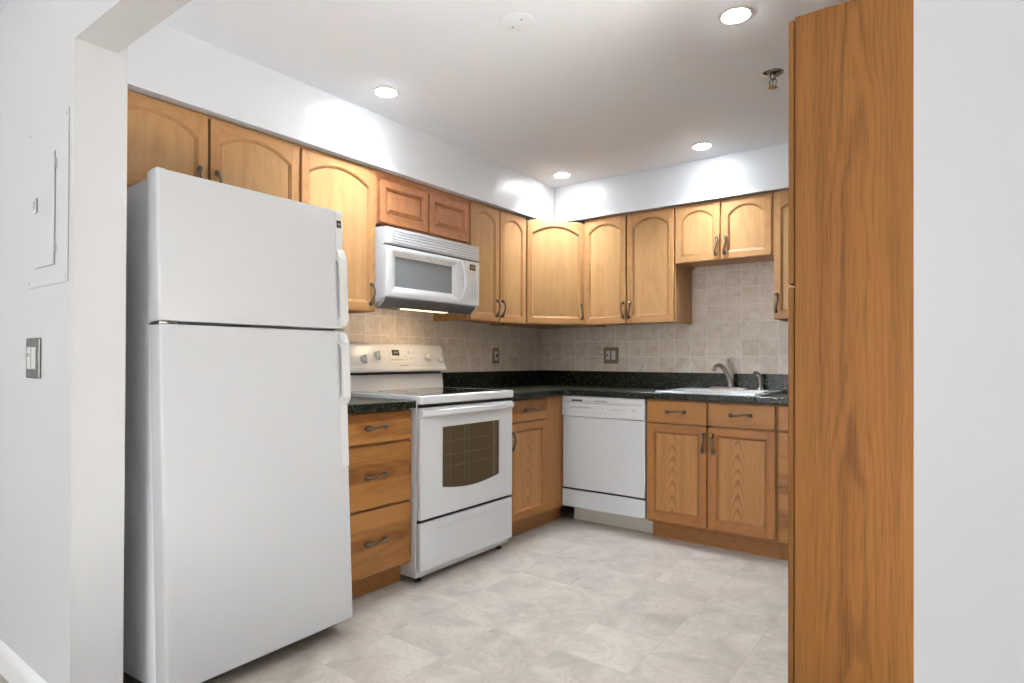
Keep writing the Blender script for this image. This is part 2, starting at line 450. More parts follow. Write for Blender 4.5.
# ---------------------------------------------------------------- cabinet pieces
def arc_loop(x0, x1, z0, z1, style):
    """ccw loop of the door opening seen from the front (x right, z up)"""
    pts = [(x0, z0), (x1, z0)]
    if style == 'arch':
        zs, za = z1-0.062+0.004, z1
        hw = (x1-x0)/2; h = za-zs; R = (hw*hw+h*h)/(2*h); xc = (x0+x1)/2; zc = za-R
        a = math.asin(hw/R)
        for k in range(21):
            t = a - 2*a*k/20
            pts.append((xc+R*math.sin(t), zc+R*math.cos(t)))
    else:
        pts += [(x1, z1), (x0, z1)]
    return pts
def inset(pts, d):
    n = len(pts); out = []
    for i in range(n):
        p0, p1, p2 = Vector(pts[i-1]), Vector(pts[i]), Vector(pts[(i+1) % n])
        e1 = (p1-p0).normalized(); e2 = (p2-p1).normalized()
        n1 = Vector((-e1.y, e1.x)); n2 = Vector((-e2.y, e2.x))
        b = (n1+n2).normalized(); c = max(0.3, b.dot(n1))
        q = p1 + b*(d/c); out.append((q.x, q.y))
    return out

def pull(parent, cx, cz, yf, vertical=True, flip=1, L=0.122):
    """wavy pewter bar pull standing on the face y = yf, front towards -y"""
    g = Geo(); P, Rr = [], []
    n = 22
    for i in range(n+1):
        t = i/n; s = t-0.5
        out = 0.010 + 0.020*math.sin(PI*min(1, max(0, (t-0.06)/0.88)))**0.7
        side = flip*(0.006*math.sin(2*PI*(t-0.08)) + 0.003)
        r = 0.0056 + 0.0056*math.exp(-((t-0.08)/0.10)**2) + 0.0066*math.exp(-((t-0.90)/0.13)**2)
        if i in (0, n): r *= 0.5
        a = -s*L
        P.append((cx+side, yf-out, cz+a) if vertical else (cx+a, yf-out, cz+side*0.6)); Rr.append(r)
    g.tube(P, Rr, 10, flat=0.8, upv=(0, 1, 0))
    for s in (-0.40, 0.40):
        a = -s*L
        side = flip*(0.006*math.sin(2*PI*(s+0.42)) + 0.003)
        c = (cx+side, yf, cz+a) if vertical else (cx+a, yf, cz+side*0.6)
        g.lathe([(0.0075, 0.0), (0.0065, -0.003), (0.0045, -0.006), (0.0045, -0.016)], c, 'y', 12)
    return g.make('handle', 'pewter', parent)

def cab_door(parent, x0, x1, z0, z1, yf, style='arch', m=0.040, mats=('uframe', 'upanel'), handle=None, flip=1, th=0.02):
    g = Geo(); mb = m+0.004
    yb = yf+th
    ox0, ox1, oz0 = x0+m, x1-m, z0+mb
    oz1 = z1-(0.038 if style == 'arch' else m)
    loop = arc_loop(ox0, ox1, oz0, oz1, style)
    g.box((x0, yf, z0), (ox0, yb, z1), 0.003, 2, 'z'); g.box((ox1, yf, z0), (x1, yb, z1), 0.003, 2, 'z')
    g.box((ox0-0.002, yf+0.0003, z0), (ox1+0.002, yb, oz0), 0.003, 2, 'x')
    if style == 'arch':
        top = [(ox0-0.0005, z1), (ox0-0.0005, loop[-1][1])] + loop[2:][::-1] + [(ox1+0.0005, loop[2][1]), (ox1+0.0005, z1)]
        cl = []
        for p in top:
            if not cl or (abs(p[0]-cl[-1][0])+abs(p[1]-cl[-1][1])) > 1e-5: cl.append(p)
        g.prism(cl, 'y', yf+0.0003, yb, 'x')
    else:
        g.box((ox0-0.002, yf+0.0003, oz1), (ox1+0.002, yb, z1), 0.003, 2, 'x')
    prof = [(0, 0.0002), (0.0025, 0.0035), (0.0065, 0.0045), (0.0095, 0.0095), (0.0115, 0.0105)]
    rings = [[(p[0], yf+d, p[1]) for p in inset(loop, i)] for i, d in prof]
    g.loft(rings, grain='z')
    d = g.make('door', mats[0], parent)
    g = Geo()
    pl = inset(loop, 0.0112)
    g.prism(pl, 'y', yf+0.0102, yb-0.003, 'z')
    if style == 'raised':
        pr = [(0.0005, 0.0102), (0.004, 0.0102), (0.020, 0.0035), (0.022, 0.0015)]
        g.loft([[(p[0], yf+dd, p[1]) for p in inset(pl, i)] for i, dd in pr])
        g.prism(inset(pl, 0.022), 'y', yf+0.0015, yf+0.0102, 'z')
    g.make('panel', mats[1], d)
    if handle: pull(d, handle[0], handle[1], yf, True, flip)
    return d

def drawer(parent, x0, x1, z0, z1, yf, mat='bdrawer', th=0.02, dx=0.0):
    g = Geo().box((x0, yf, z0), (x1, yf+th, z1), 0.006, 3, 'x')
    d = g.make('drawer', mat, parent)
    pull(d, (x0+x1)/2+dx, (z0+z1)/2 + 0.003, yf, False, 1, 0.135)
    return d

def carcass(parent, w, d, z0, z1, mat, top=True, frame=0.03, rails=(), toe=0.0, stile_l=None, stile_r=None, mid=None, inner=None, head=None):
    """open box with face frame; front at y=-d, back at y=0"""
    g = Geo(); t = 0.016
    fl, fr = stile_l or frame, stile_r or frame
    g.box((0, -d+0.018, z0), (t, -0.006, z1), 0, 2, 'z'); g.box((w-t, -d+0.018, z0), (w, -0.006, z1), 0, 2, 'z')
    g.box((t, -0.012, z0+0.02), (w-t, -0.006, z1))
    g.box((t, -d+0.018, z0+0.012), (w-t, -0.008, z0+0.028), 0, 2, 'x')
    if top: g.box((t, -d+0.018, z1-0.016), (w-t, -0.008, z1), 0, 2, 'x')
    g.box((0, -d, z0), (fl, -d+0.018, z1), 0, 2, 'z'); g.box((w-fr, -d, z0), (w, -d+0.018, z1), 0, 2, 'z')
    g.box((fl, -d, z0), (w-fr, -d+0.018, z0+frame), 0, 2, 'x'); g.box((fl, -d, z1-(head or frame)), (w-fr, -d+0.018, z1), 0, 2, 'x')
    for r in rails: g.box((fl, -d, r-0.015), (w-fr, -d+0.018, r+0.015), 0, 2, 'x')
    if mid: g.box((mid-0.02, -d, z0+frame), (mid+0.02, -d+0.018, z1-frame), 0, 2, 'z')
    o = g.make('body', mat, parent)
    return o
def toekick(parent, x0, x1, y, h, mat='btoe'):
    g = Geo().box((x0, y, 0.0), (x1, y+0.016, h), 0, 2, 'x'); return g.make('toe_kick', mat, parent)

R90 = (0, 0, PI/2)
WD, WF = 0.305, -0.326          # wall cabinet depth (frame face) and door face

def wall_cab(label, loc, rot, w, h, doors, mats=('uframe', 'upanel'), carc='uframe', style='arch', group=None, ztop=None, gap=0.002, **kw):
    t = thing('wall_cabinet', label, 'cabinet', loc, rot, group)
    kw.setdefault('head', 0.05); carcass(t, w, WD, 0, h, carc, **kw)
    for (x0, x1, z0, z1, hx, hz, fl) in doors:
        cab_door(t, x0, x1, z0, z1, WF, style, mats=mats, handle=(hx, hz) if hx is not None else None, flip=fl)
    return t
ZT = 2.125
# left run (local x = world y - y0)
y0 = -3.352; zb = 1.757
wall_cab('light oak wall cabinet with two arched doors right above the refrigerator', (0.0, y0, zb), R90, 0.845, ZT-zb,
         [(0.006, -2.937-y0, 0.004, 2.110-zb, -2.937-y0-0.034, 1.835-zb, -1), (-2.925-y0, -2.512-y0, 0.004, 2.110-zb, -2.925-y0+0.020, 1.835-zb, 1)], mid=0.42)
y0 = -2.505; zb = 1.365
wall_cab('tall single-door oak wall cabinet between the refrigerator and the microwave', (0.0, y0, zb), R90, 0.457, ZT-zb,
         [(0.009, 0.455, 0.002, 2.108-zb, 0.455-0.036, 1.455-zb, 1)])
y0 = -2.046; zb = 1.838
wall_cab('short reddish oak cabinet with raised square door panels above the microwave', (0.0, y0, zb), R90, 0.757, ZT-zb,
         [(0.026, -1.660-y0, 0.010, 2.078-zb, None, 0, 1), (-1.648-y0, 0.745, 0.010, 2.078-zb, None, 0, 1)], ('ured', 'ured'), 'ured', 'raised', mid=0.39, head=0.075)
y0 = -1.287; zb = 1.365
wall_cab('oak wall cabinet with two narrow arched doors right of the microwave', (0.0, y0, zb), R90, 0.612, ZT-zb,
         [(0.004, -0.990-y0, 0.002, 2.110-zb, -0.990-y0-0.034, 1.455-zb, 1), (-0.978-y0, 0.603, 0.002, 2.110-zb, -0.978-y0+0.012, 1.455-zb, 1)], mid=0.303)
# diagonal corner cabinet
A_, B_ = Vector((0.305, -0.672)), Vector((0.585, -0.305))
dv = (B_-A_); Ld = dv.length; ang = math.atan2(dv.y, dv.x)
t = thing('corner_cabinet', 'diagonal corner wall cabinet with one wide arched oak door', 'cabinet', (A_.x, A_.y, 1.368), (0, 0, ang))
inv = Matrix.Rotation(-ang, 2)
def loc2(p): q = inv @ (Vector(p)-A_); return (q.x, q.y)
g = Geo()
foot = [loc2(p) for p in ((0.002, -0.002), (0.002, -0.672), (0.305, -0.672), (0.585, -0.305), (0.585, -0.002))]
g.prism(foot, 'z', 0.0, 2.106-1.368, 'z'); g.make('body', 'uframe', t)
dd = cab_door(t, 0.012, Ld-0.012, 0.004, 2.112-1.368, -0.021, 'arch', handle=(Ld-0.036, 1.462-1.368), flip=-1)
for v in dd.data.vertices:      # softened top corners
    e_ = min(v.co.x-0.012, Ld-0.012-v.co.x)
    if v.co.z > 0.73 and e_ < 0.012: v.co.z -= 0.010
# back run
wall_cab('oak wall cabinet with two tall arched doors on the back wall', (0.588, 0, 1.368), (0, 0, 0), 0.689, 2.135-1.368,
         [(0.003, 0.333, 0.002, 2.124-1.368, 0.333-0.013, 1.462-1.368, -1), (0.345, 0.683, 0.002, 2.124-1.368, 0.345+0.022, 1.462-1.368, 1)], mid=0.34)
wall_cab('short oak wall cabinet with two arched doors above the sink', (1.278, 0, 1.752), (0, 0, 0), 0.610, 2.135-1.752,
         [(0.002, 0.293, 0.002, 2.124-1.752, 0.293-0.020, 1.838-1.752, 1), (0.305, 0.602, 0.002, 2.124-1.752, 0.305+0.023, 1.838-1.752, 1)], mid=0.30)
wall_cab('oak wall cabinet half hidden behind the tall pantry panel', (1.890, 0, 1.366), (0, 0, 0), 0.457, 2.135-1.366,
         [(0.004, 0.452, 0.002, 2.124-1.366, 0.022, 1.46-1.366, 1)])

# base cabinets
BF = 0.59; DF = -0.61
def base_shell(t, w, d=BF, **kw): return carcass(t, w, d, 0.105, 0.874, 'bframe', top=False, **kw)
y0 = -2.510
t = thing('base_cabinet', 'golden oak three-drawer base cabinet between refrigerator and range', 'cabinet', (0, y0, 0), R90)
base_shell(t, 0.457, rails=(0.72, 0.418)); toekick(t, 0.0, 0.457, -0.530, 0.104)
for z0, z1 in ((0.724, 0.868), (0.424, 0.716), (0.112, 0.416)): drawer(t, 0.012, 0.453, z0, z1, DF, dx=-0.012)
y0 = -1.282
t = thing('base_cabinet', 'golden oak corner base cabinet between range and dishwasher', 'cabinet', (0, y0, 0), R90)
base_shell(t, 1.27, d=0.584, rails=(0.722,), stile_l=0.05, stile_r=0.85); toekick(t, 0.0, 0.74, -0.530, 0.104)
drawer(t, 0.030, 0.448, 0.730, 0.868, DF)
cab_door(t, 0.030, 0.448, 0.125, 0.722, DF, 'flat', 0.048, ('bframe', 'bpanel'), (0.054, 0.62), 1)
t = thing('sink_cabinet', 'golden oak sink base cabinet with two doors beside the dishwasher', 'cabinet', (1.205, 0, 0))
base_shell(t, 0.772, rails=(0.72,), mid=0.388); toekick(t, 0.012, 0.772, -0.530, 0.112)
drawer(t, 0.006, 0.382, 0.728, 0.868, DF); drawer(t, 0.394, 0.766, 0.728, 0.868, DF)
cab_door(t, 0.006, 0.382, 0.122, 0.720, DF, 'flat', 0.048, ('bframe', 'bpanel'), (0.382-0.018, 0.627), 1)
cab_door(t, 0.394, 0.766, 0.122, 0.720, DF, 'flat', 0.048, ('bframe', 'bpanel'), (0.394+0.030, 0.627), -1)
t = thing('base_cabinet', 'golden oak drawer base cabinet partly hidden behind the tall pantry panel', 'cabinet', (1.980, 0, 0))
base_shell(t, 0.457, rails=(0.72, 0.418)); toekick(t, 0.0, 0.457, -0.530, 0.112)
for z0, z1 in ((0.730, 0.868), (0.424, 0.722), (0.112, 0.412)): drawer(t, 0.006, 0.450, z0, z1, DF)

# tall pantry at the right
PX = 2.414
t = thing('pantry_cabinet', 'tall warm oak pantry cabinet showing its side panel at the right', 'cabinet', (RX-0.004, -1.64, 0), (0, 0, -PI/2))
PD = RX-0.004-PX
g = Geo().box((0.590, -PD, 0.0), (0.610, 0, 2.136), 0.001, 1, 'z'); g.make('side_panel', 'pantry', t)
g = Geo(); g.box((0, -PD, 0.0), (0.018, 0, 2.136)); g.box((0.018, -PD, 2.118), (0.59, 0, 2.136), 0, 2, 'x'); g.box((0.018, -PD, 0.10), (0.59, 0, 0.118), 0, 2, 'x')
g.box((0.018, -0.01, 0.118), (0.59, 0, 2.118)); g.box((0.018, -PD+0.001, 1.325), (0.59, -PD+0.02, 1.355), 0, 2, 'x')
g.box((0.018, -PD+0.06, 0), (0.59, -PD+0.075, 0.10), 0, 2, 'x')
g.make('body', 'pantry', t)
for z0, z1 in ((1.346, 2.132), (0.125, 1.337)):
    g = Geo().box((0.006, -PD-0.020, z0), (0.605, -PD-0.002, z1), 0.005, 3, 'z')
    d = g.make('door', 'pantry', t)
    pull(d, 0.05, z0+0.10 if z0 > 1 else z1-0.10, -PD-0.020)

# ---------------------------------------------------------------- countertops
t = thing('countertop', 'dark green speckled L-shaped countertop running under the sink', 'countertop', (0, 0, 0.875))
CZ = 0.039
g = Geo()
SX0, SX1, SY0, SY1 = 1.270, 1.866, -0.580, -0.065      # sink cut-out
B2 = 0.009
def ctop(g, pts):
    g.prism(pts, 'z', 0.0, CZ, 'z', 0.006, 3)
ctop(g, [(0.010, -1.280), (0.635, -1.280), (0.635, -0.660), (0.660, -0.635), (SX0, -0.635), (SX0, -0.010), (0.010, -0.010)])
ctop(g, [(SX1, -0.635), (RX-0.01, -0.635), (RX-0.01, -0.010), (SX1, -0.010)])
g.box((SX0-0.012, -0.635, 0), (SX1+0.012, SY0, CZ), 0.006, 3); g.box((SX0-0.012, SY1, 0), (SX1+0.012, -0.010, CZ), 0.002)
g.make('worktop', 'granite', t)
g = Geo(); g.box((0.010, -1.280, CZ), (0.030, -0.030, CZ+0.114), 0.003); g.box((0.010, -0.030, CZ), (RX-0.01, -0.010, CZ+0.114), 0.003)
g.make('backsplash_lip', 'granite', t)
t = thing('countertop', 'short dark green countertop piece between refrigerator and range', 'countertop', (0, 0, 0.875))
g = Geo(); g.box((0.010, -2.535, 0), (0.640, -2.053, CZ), 0.006, 3); g.make('worktop', 'granite', t)
g = Geo(); g.box((0.010, -2.535, CZ), (0.030, -2.058, CZ+0.114), 0.003); g.make('backsplash_lip', 'granite', t)

# ---------------------------------------------------------------- sink, faucet, sprayer
t = thing('kitchen_sink', 'white drop-in kitchen sink set in the dark countertop', 'sink', (0, 0, 0.914))
def rrect(x0, x1, y0, y1, r, z, n=5):
    out = []
    for (cx, cy, a0) in ((x1-r, y1-r, 0), (x0+r, y1-r, 90), (x0+r, y0+r, 180), (x1-r, y0+r, 270)):
        for k in range(n+1):
            a = math.radians(a0+90*k/n); out.append((cx+r*math.cos(a), cy+r*math.sin(a), z))
    return out
g = Geo()
X0, X1, Y0, Y1 = 1.250, 1.886, -0.602, -0.045
bx0, bx1, by0, by1 = 1.305, 1.831, -0.555, -0.150
g.loft([rrect(X0, X1, Y0, Y1, 0.030, 0.0005), rrect(X0, X1, Y0, Y1, 0.030, 0.007), rrect(X0+0.006, X1-0.006, Y0+0.006, Y1-0.006, 0.026, 0.0125),
        rrect(bx0-0.012, bx1+0.012, by0-0.012, by1+0.012, 0.05, 0.0125), rrect(bx0, bx1, by0, by1, 0.045, 0.006),
        rrect(bx0+0.012, bx1-0.012, by0+0.012, by1-0.012, 0.045, -0.14), rrect(bx0+0.05, bx1-0.05, by0+0.05, by1-0.05, 0.05, -0.165),
        rrect(bx0+0.16, bx1-0.16, by0+0.16, by1-0.16, 0.03, -0.168)], smooth=True)
vs = rrect(bx0+0.16, bx1-0.16, by0+0.16, by1-0.16, 0.03, -0.168)
g.bm.faces.new([g.bm.verts.new(v) for v in vs])
g.make('basin', 'ceramic', t)
g = Geo().lathe([(0.0, 0.001), (0.035, 0.001), (0.040, 0.004), (0.040, 0.0)], (1.568, -0.353, -0.168)); g.make('drain', 'chrome', t)
FZ = 0.9275
t = thing('faucet', 'curved brushed nickel faucet standing on the white sink', 'faucet', (1.562, -0.100, FZ))
g = Geo(); g.loft([rrect(-0.125, 0.125, -0.028, 0.028, 0.026, 0), rrect(-0.125, 0.125, -0.028, 0.028, 0.026, 0.006), rrect(-0.115, 0.115, -0.020, 0.020, 0.018, 0.012)], caps=True, smooth=True)
g.make('base_plate', 'nickel', t)
g = Geo()
sp_ = [(0.012, 0.0, 0.008), (0.008, -0.004, 0.05), (-0.006, -0.022, 0.10), (-0.024, -0.055, 0.142), (-0.036, -0.085, 0.157), (-0.047, -0.112, 0.155), (-0.054, -0.130, 0.138), (-0.056, -0.136, 0.118)]
def smooth_path(P, n=4):
    P = [Vector(p) for p in P]; out = []
    for i in range(len(P)-1):
        p0, p1, p2, p3 = P[max(i-1, 0)], P[i], P[i+1], P[min(i+2, len(P)-1)]
        for k in range(n):
            t_ = k/n
            out.append(0.5*((2*p1)+(-p0+p2)*t_+(2*p0-5*p1+4*p2-p3)*t_*t_+(-p0+3*p1-3*p2+p3)*t_**3))
    out.append(P[-1]); return out
pp = smooth_path(sp_); nn = len(pp)
g.tube(pp, [0.021-0.010*(i/(nn-1))**0.6 + (0.004 if i > nn-6 else 0) for i in range(nn)], 16)
g.make('spout', 'nickel', t)
g = Geo()
pp = smooth_path([(0.014, 0.0, 0.05), (0.018, 0.004, 0.09), (0.010, 0.008, 0.13), (-0.006, 0.010, 0.17), (-0.014, 0.010, 0.196)]); nn = len(pp)
g.tube(pp, [0.015-0.007*(i/(nn-1)) + (0.003 if i > nn-4 else 0) for i in range(nn)], 14)
g.make('lever', 'nickel', t)
t = thing('side_sprayer', 'brushed nickel side sprayer standing right of the faucet', 'sprayer', (1.760, -0.100, FZ))
g = Geo().lathe([(0.024, 0), (0.024, 0.004), (0.016, 0.012), (0.013, 0.03)]); g.make('base', 'nickel', t)
g = Geo(); pp = smooth_path([(0, 0, 0.025), (0, 0, 0.06), (-0.002, -0.004, 0.088), (-0.014, -0.022, 0.104), (-0.026, -0.038, 0.107)]); nn = len(pp)
g.tube(pp, [0.011+0.005*(i/(nn-1)) for i in range(nn)], 14); g.make('spray_head', 'nickel', t)

# ---------------------------------------------------------------- range
t = thing('range', 'white electric range with glass cooktop below the microwave', 'stove', (0, -2.050, 0), R90)
W = 0.762
g = Geo(); g.box((0, -0.636, 0.03), (W, -0.03, 0.905), 0.002); g.make('body', 'range_white', t)
Geo().box((0.006, -0.640, 0.875), (W-0.006, -0.637, 0.892)).make('seam', 'black', t)
Geo().box((0.004, -0.645, 0.300), (W-0.004, -0.637, 0.318)).make('seam', 'black', t)
# cooktop frame + glass
g = Geo()
g.box((-0.002, -0.672, 0.892), (W+0.002, -0.622, 0.936), 0.012, 4); g.box((-0.002, -0.640, 0.906), (0.035, -0.035, 0.936), 0.008, 3); g.box((W-0.035, -0.640, 0.906), (W+0.002, -0.035, 0.936), 0.008, 3)
g.box((0.02, -0.135, 0.906), (W-0.02, -0.035, 0.936), 0.006, 3); g.box((0.02, -0.63, 0.906), (W-0.02, -0.12, 0.926))
ct = g.make('cooktop', 'white_smooth', t)
g = Geo().box((0.036, -0.618, 0.926), (W-0.036, -0.138, 0.9365), 0.002); gt = g.make('glass_top', 'glasstop', ct)
for (cx, cy, r) in ((0.20, -0.50, 0.105), (0.20, -0.25, 0.08), (0.56, -0.50, 0.08), (0.56, -0.25, 0.105)):
    n = 40; ra = [[(cx+rr*math.cos(2*PI*k/n), cy+rr*math.sin(2*PI*k/n), zz) for k in range(n)] for rr, zz in ((r, 0.9366), (r, 0.9369), (r-0.004, 0.9369), (r-0.004, 0.9366))]
    Geo().loft(ra).make('burner_ring', 'ring_mark', ct)
# back riser + control panel
g = Geo(); g.prism([(-0.030, 0.930), (-0.104, 0.930), (-0.094, 1.026), (-0.030, 1.026)], 'x', 0.002, W-0.002, 'z', 0.003); g.make('riser', 'white_smooth', t)
g = Geo(); g.box((0.012, -0.088, 1.024), (W-0.012, -0.030, 1.042)); g.make('vent_gap', 'black', t)
g = Geo()
prof = [(-0.012, 1.040), (-0.126, 1.040), (-0.132, 1.048), (-0.130, 1.060), (-0.120, 1.070), (-0.088, 1.190), (-0.080, 1.202), (-0.068, 1.208), (-0.012, 1.208)]
xs = [(0.0, 0.972), (0.006, 0.993), (0.018, 1.0), (W-0.018, 1.0), (W-0.006, 0.993), (W, 0.972)]
rings = []
for x, s in xs:
    rings.append([(x, -0.012+(p[0]+0.012)*s, 1.040+(p[1]-1.040)*s) for p in prof])
g.loft(rings, caps=True)
cp = g.make('control_panel', 'white_smooth', t)
# slope frame on the panel face: from (y -0.092,z1.070) to (-0.060,1.192)
sdir = Vector((0, 0.032, 0.122)).normalized(); snrm = Vector((0, -sdir.z, sdir.y))
def cpt(x, s, o=0.0): return Vector((x, -0.120, 1.070)) + sdir*s + snrm*o
def slab(g, x0, x1, s0, s1, o0, o1):
    rings = [[cpt(x0, s0, o), cpt(x1, s0, o), cpt(x1, s1, o), cpt(x0, s1, o)] for o in (o0, o1)]
    g.loft(rings, caps=True)
for (kx, ks, fl) in ((0.107, 0.046, 0), (0.209, 0.070, 0), (0.610, 0.064, 1), (0.719, 0.050, 1)):
    g = Geo(); n = 24; rings = []
    for r, o in ((0.027, 0.0), (0.027, 0.004), (0.024, 0.007), (0.020, 0.016), (0.017, 0.020)):
        rings.append([cpt(kx, ks, o) + r*(math.cos(2*PI*k/n)*Vector((1, 0, 0)) + math.sin(2*PI*k/n)*sdir) for k in range(n)])
    g.loft(rings, caps=True, smooth=True)
    a = 0.0
    rings = []
    for o in (0.006, 0.030):
        hw, hl = (0.006, 0.024) if o < 0.02 else (0.0045, 0.021)
        rings.append([cpt(kx-hw, ks-hl, o), cpt(kx+hw, ks-hl, o), cpt(kx+hw, ks+hl, o), cpt(kx-hw, ks+hl, o)])
    g.loft(rings, caps=True)
    g.make('knob', 'white_plastic', cp)
g = Geo(); slab(g, 0.300, 0.492, 0.022, 0.114, 0.0, 0.0015); kp = g.make('keypad', 'cream', cp)
g = Geo(); slab(g, 0.322, 0.378, 0.070, 0.104, 0.0014, 0.003); g.make('display', 'black', cp)
g = Geo()
for (x, wd_) in ((0.334, 0.007), (0.344, 0.007), (0.356, 0.007), (0.366, 0.004)): slab(g, x, x+wd_, 0.082, 0.094, 0.003, 0.0034)
g.make('display_digits', plain('pale green digits', (150, 168, 154), 0.5), cp)
def key(x0, x1, s0, s1, o0, o1, nm='key'):
    g = Geo(); slab(g, x0, x1, s0, s1, o0, o1); g.make(nm, 'grey_mark', cp)
for k in range(5): key(0.312+k*0.020, 0.324+k*0.020, 0.040, 0.048, 0.0014, 0.0024)
for (x, s) in ((0.424, 0.046), (0.424, 0.060), (0.450, 0.082), (0.450, 0.092), (0.474, 0.086), (0.462, 0.050), (0.470, 0.050)): key(x, x+0.010, s, s+0.006, 0.0014, 0.0024)
for (x, s) in ((0.070, 0.075), (0.160, 0.062), (0.245, 0.098), (0.570, 0.090), (0.655, 0.052), (0.740, 0.084)): key(x, x+0.005, s, s+0.004, 0.0, 0.001, 'knob_mark')
g = Geo()
for k in range(8): slab(g, 0.372+k*0.008, 0.378+k*0.008, 0.006, 0.011, 0.0, 0.001)
g.make('logo_mark', 'grey_mark', cp)
# oven door
g = Geo(); g.box((0.002, -0.664, 0.318), (W-0.002, -0.642, 0.874), 0.006, 3); od = g.make('oven_door', 'range_white', t)
def win_loop(x0, x1, z0, z1, sag, y, n=14):
    pts = [(x0, y, z1), (x0, y, z0)]
    for k in range(1, n): pts.append((x0+(x1-x0)*k/n, y, z0-sag*math.sin(PI*k/n)))
    pts += [(x1, y, z0), (x1, y, z1)]
    return pts
g = Geo(); g.loft([win_loop(0.150, 0.636, 0.455, 0.778, 0.026, -0.6638), win_loop(0.150, 0.636, 0.455, 0.778, 0.026, -0.6655), win_loop(0.158, 0.628, 0.462, 0.770, 0.025, -0.6655), win_loop(0.158, 0.628, 0.462, 0.770, 0.025, -0.6638)], close=True)
g.make('window_trim', 'lt_mark', od)
g = Geo(); g.loft([win_loop(0.158, 0.628, 0.462, 0.770, 0.025, -0.6630), win_loop(0.158, 0.628, 0.462, 0.770, 0.025, -0.6648)], caps=True)
g.make('window', 'oven_glass', od)
g = Geo()
for z in (0.56, 0.62, 0.69): g.box((0.17, -0.6651, z), (0.55, -0.6648, z+0.003))
for x in (0.215, 0.33, 0.36): g.box((x, -0.6651, 0.465), (x+0.003, -0.6648, 0.765))
g.box((0.575, -0.6651, 0.468), (0.590, -0.6648, 0.768))
g.make('oven_rack', 'rack', od)
g = Geo(); rings = []
n = 26
for i in range(n+1):
    tt = i/n; x = 0.004+(W-0.008)*tt; s = math.sin(PI*tt)
    o = 0.014+0.016*min(1, s*3.0)**0.8; zc = 0.852; hh = 0.013; low = 0.018+0.006*s
    rings.append([(x, -0.662, zc+hh), (x, -0.662-o*0.75, zc+hh), (x, -0.662-o, zc+hh*0.5), (x, -0.662-o, zc-low*0.6), (x, -0.662-o*0.8, zc-low), (x, -0.662-o*0.8+0.012, zc-low+0.003), (x, -0.662, zc-0.010)])
g.loft(rings, caps=True); g.make('handle', 'white_smooth', od)
# drawer
g = Geo(); g.box((0.002, -0.664, 0.062), (W-0.002, -0.642, 0.302), 0.006, 3); sd = g.make('storage_drawer', 'range_white', t)
g = Geo(); rings = []
for i in range(n+1):
    tt = i/n; x = 0.12+0.54*tt; s = math.sin(PI*tt)**0.6; z = 0.262+0.012*math.sin(PI*tt)
    rings.append([(x, -0.663, z), (x, -0.664-0.006*s, z-0.003), (x, -0.664-0.004*s, z-0.010), (x, -0.663, z-0.03)])
g.loft(rings, caps=True, smooth=True); g.make('drawer_grip', 'range_white', sd)
for (x, y) in ((0.05, -0.60), (W-0.05, -0.60), (0.05, -0.10), (W-0.05, -0.10)):
    Geo().lathe([(0.018, 0), (0.018, 0.008), (0.008, 0.010), (0.008, 0.032)], (x, y, 0), 'z', 14).make('foot', 'black', t)

# ---------------------------------------------------------------- microwave
t = thing('microwave', 'white over-the-range microwave mounted above the range', 'microwave', (0, -2.043, 1.405), R90)
W = 0.757
g = Geo()
g.prism([(-0.002, 0.030), (-0.330, 0.016), (-0.378, 0.040), (-0.378, 0.402), (-0.370, 0.410), (-0.002, 0.410)], 'x', 0, W, 'z', 0.002)
g.make('body', 'white', t)
g = Geo(); g.prism([(-0.05, 0.014), (-0.335, -0.008), (-0.376, 0.028), (-0.376, 0.040), (-0.05, 0.045)], 'x', 0.012, W-0.012, 'z'); ub = g.make('bottom_plate', 'hood_under', t)
g = Geo(); g.box((0.10, -0.262, -0.008), (0.66, -0.215, 0.004), 0.002); g.make('hood_filter', 'steel_plate', ub)
for x in (0.006, W-0.012): Geo().prism([(-0.05, 0.03), (-0.05, 0.012), (-0.340, -0.010), (-0.378, 0.026), (-0.378, 0.042)], 'x', x, x+0.006).make('side_skirt', 'white', t)
g = Geo(); g.box((0.22, -0.32, -0.010), (0.56, -0.268, 0.0), 0.002); g.make('hood_lamp', 'hoodlamp', ub)
area('hood_lamp_light', (0.27, -1.66, 1.385), (-0.35, 0, -1), 0.10, 0.34, 1.0, (1.0, 0.72, 0.42))
# vent grille at the top
g = Geo(); g.box((0, -0.400, 0.316), (W, -0.376, 0.408), 0.008, 3); vg = g.make('vent_grille', 'white', t)
for k in range(5):
    z = 0.330+k*0.0145
    Geo().prism([(-0.3995, z), (-0.405, z+0.001), (-0.403, z+0.0085), (-0.3995, z+0.009)], 'x', 0.05, W-0.02).make('louvre', 'white', vg)
Geo().box((0.045, -0.4003, 0.328), (W-0.018, -0.3990, 0.398)).make('vent_shadow_gap', 'lt_mark', vg)
Geo().box((0.004, -0.399, 0.3105), (W-0.004, -0.380, 0.3155)).make('seam', 'dark', t)
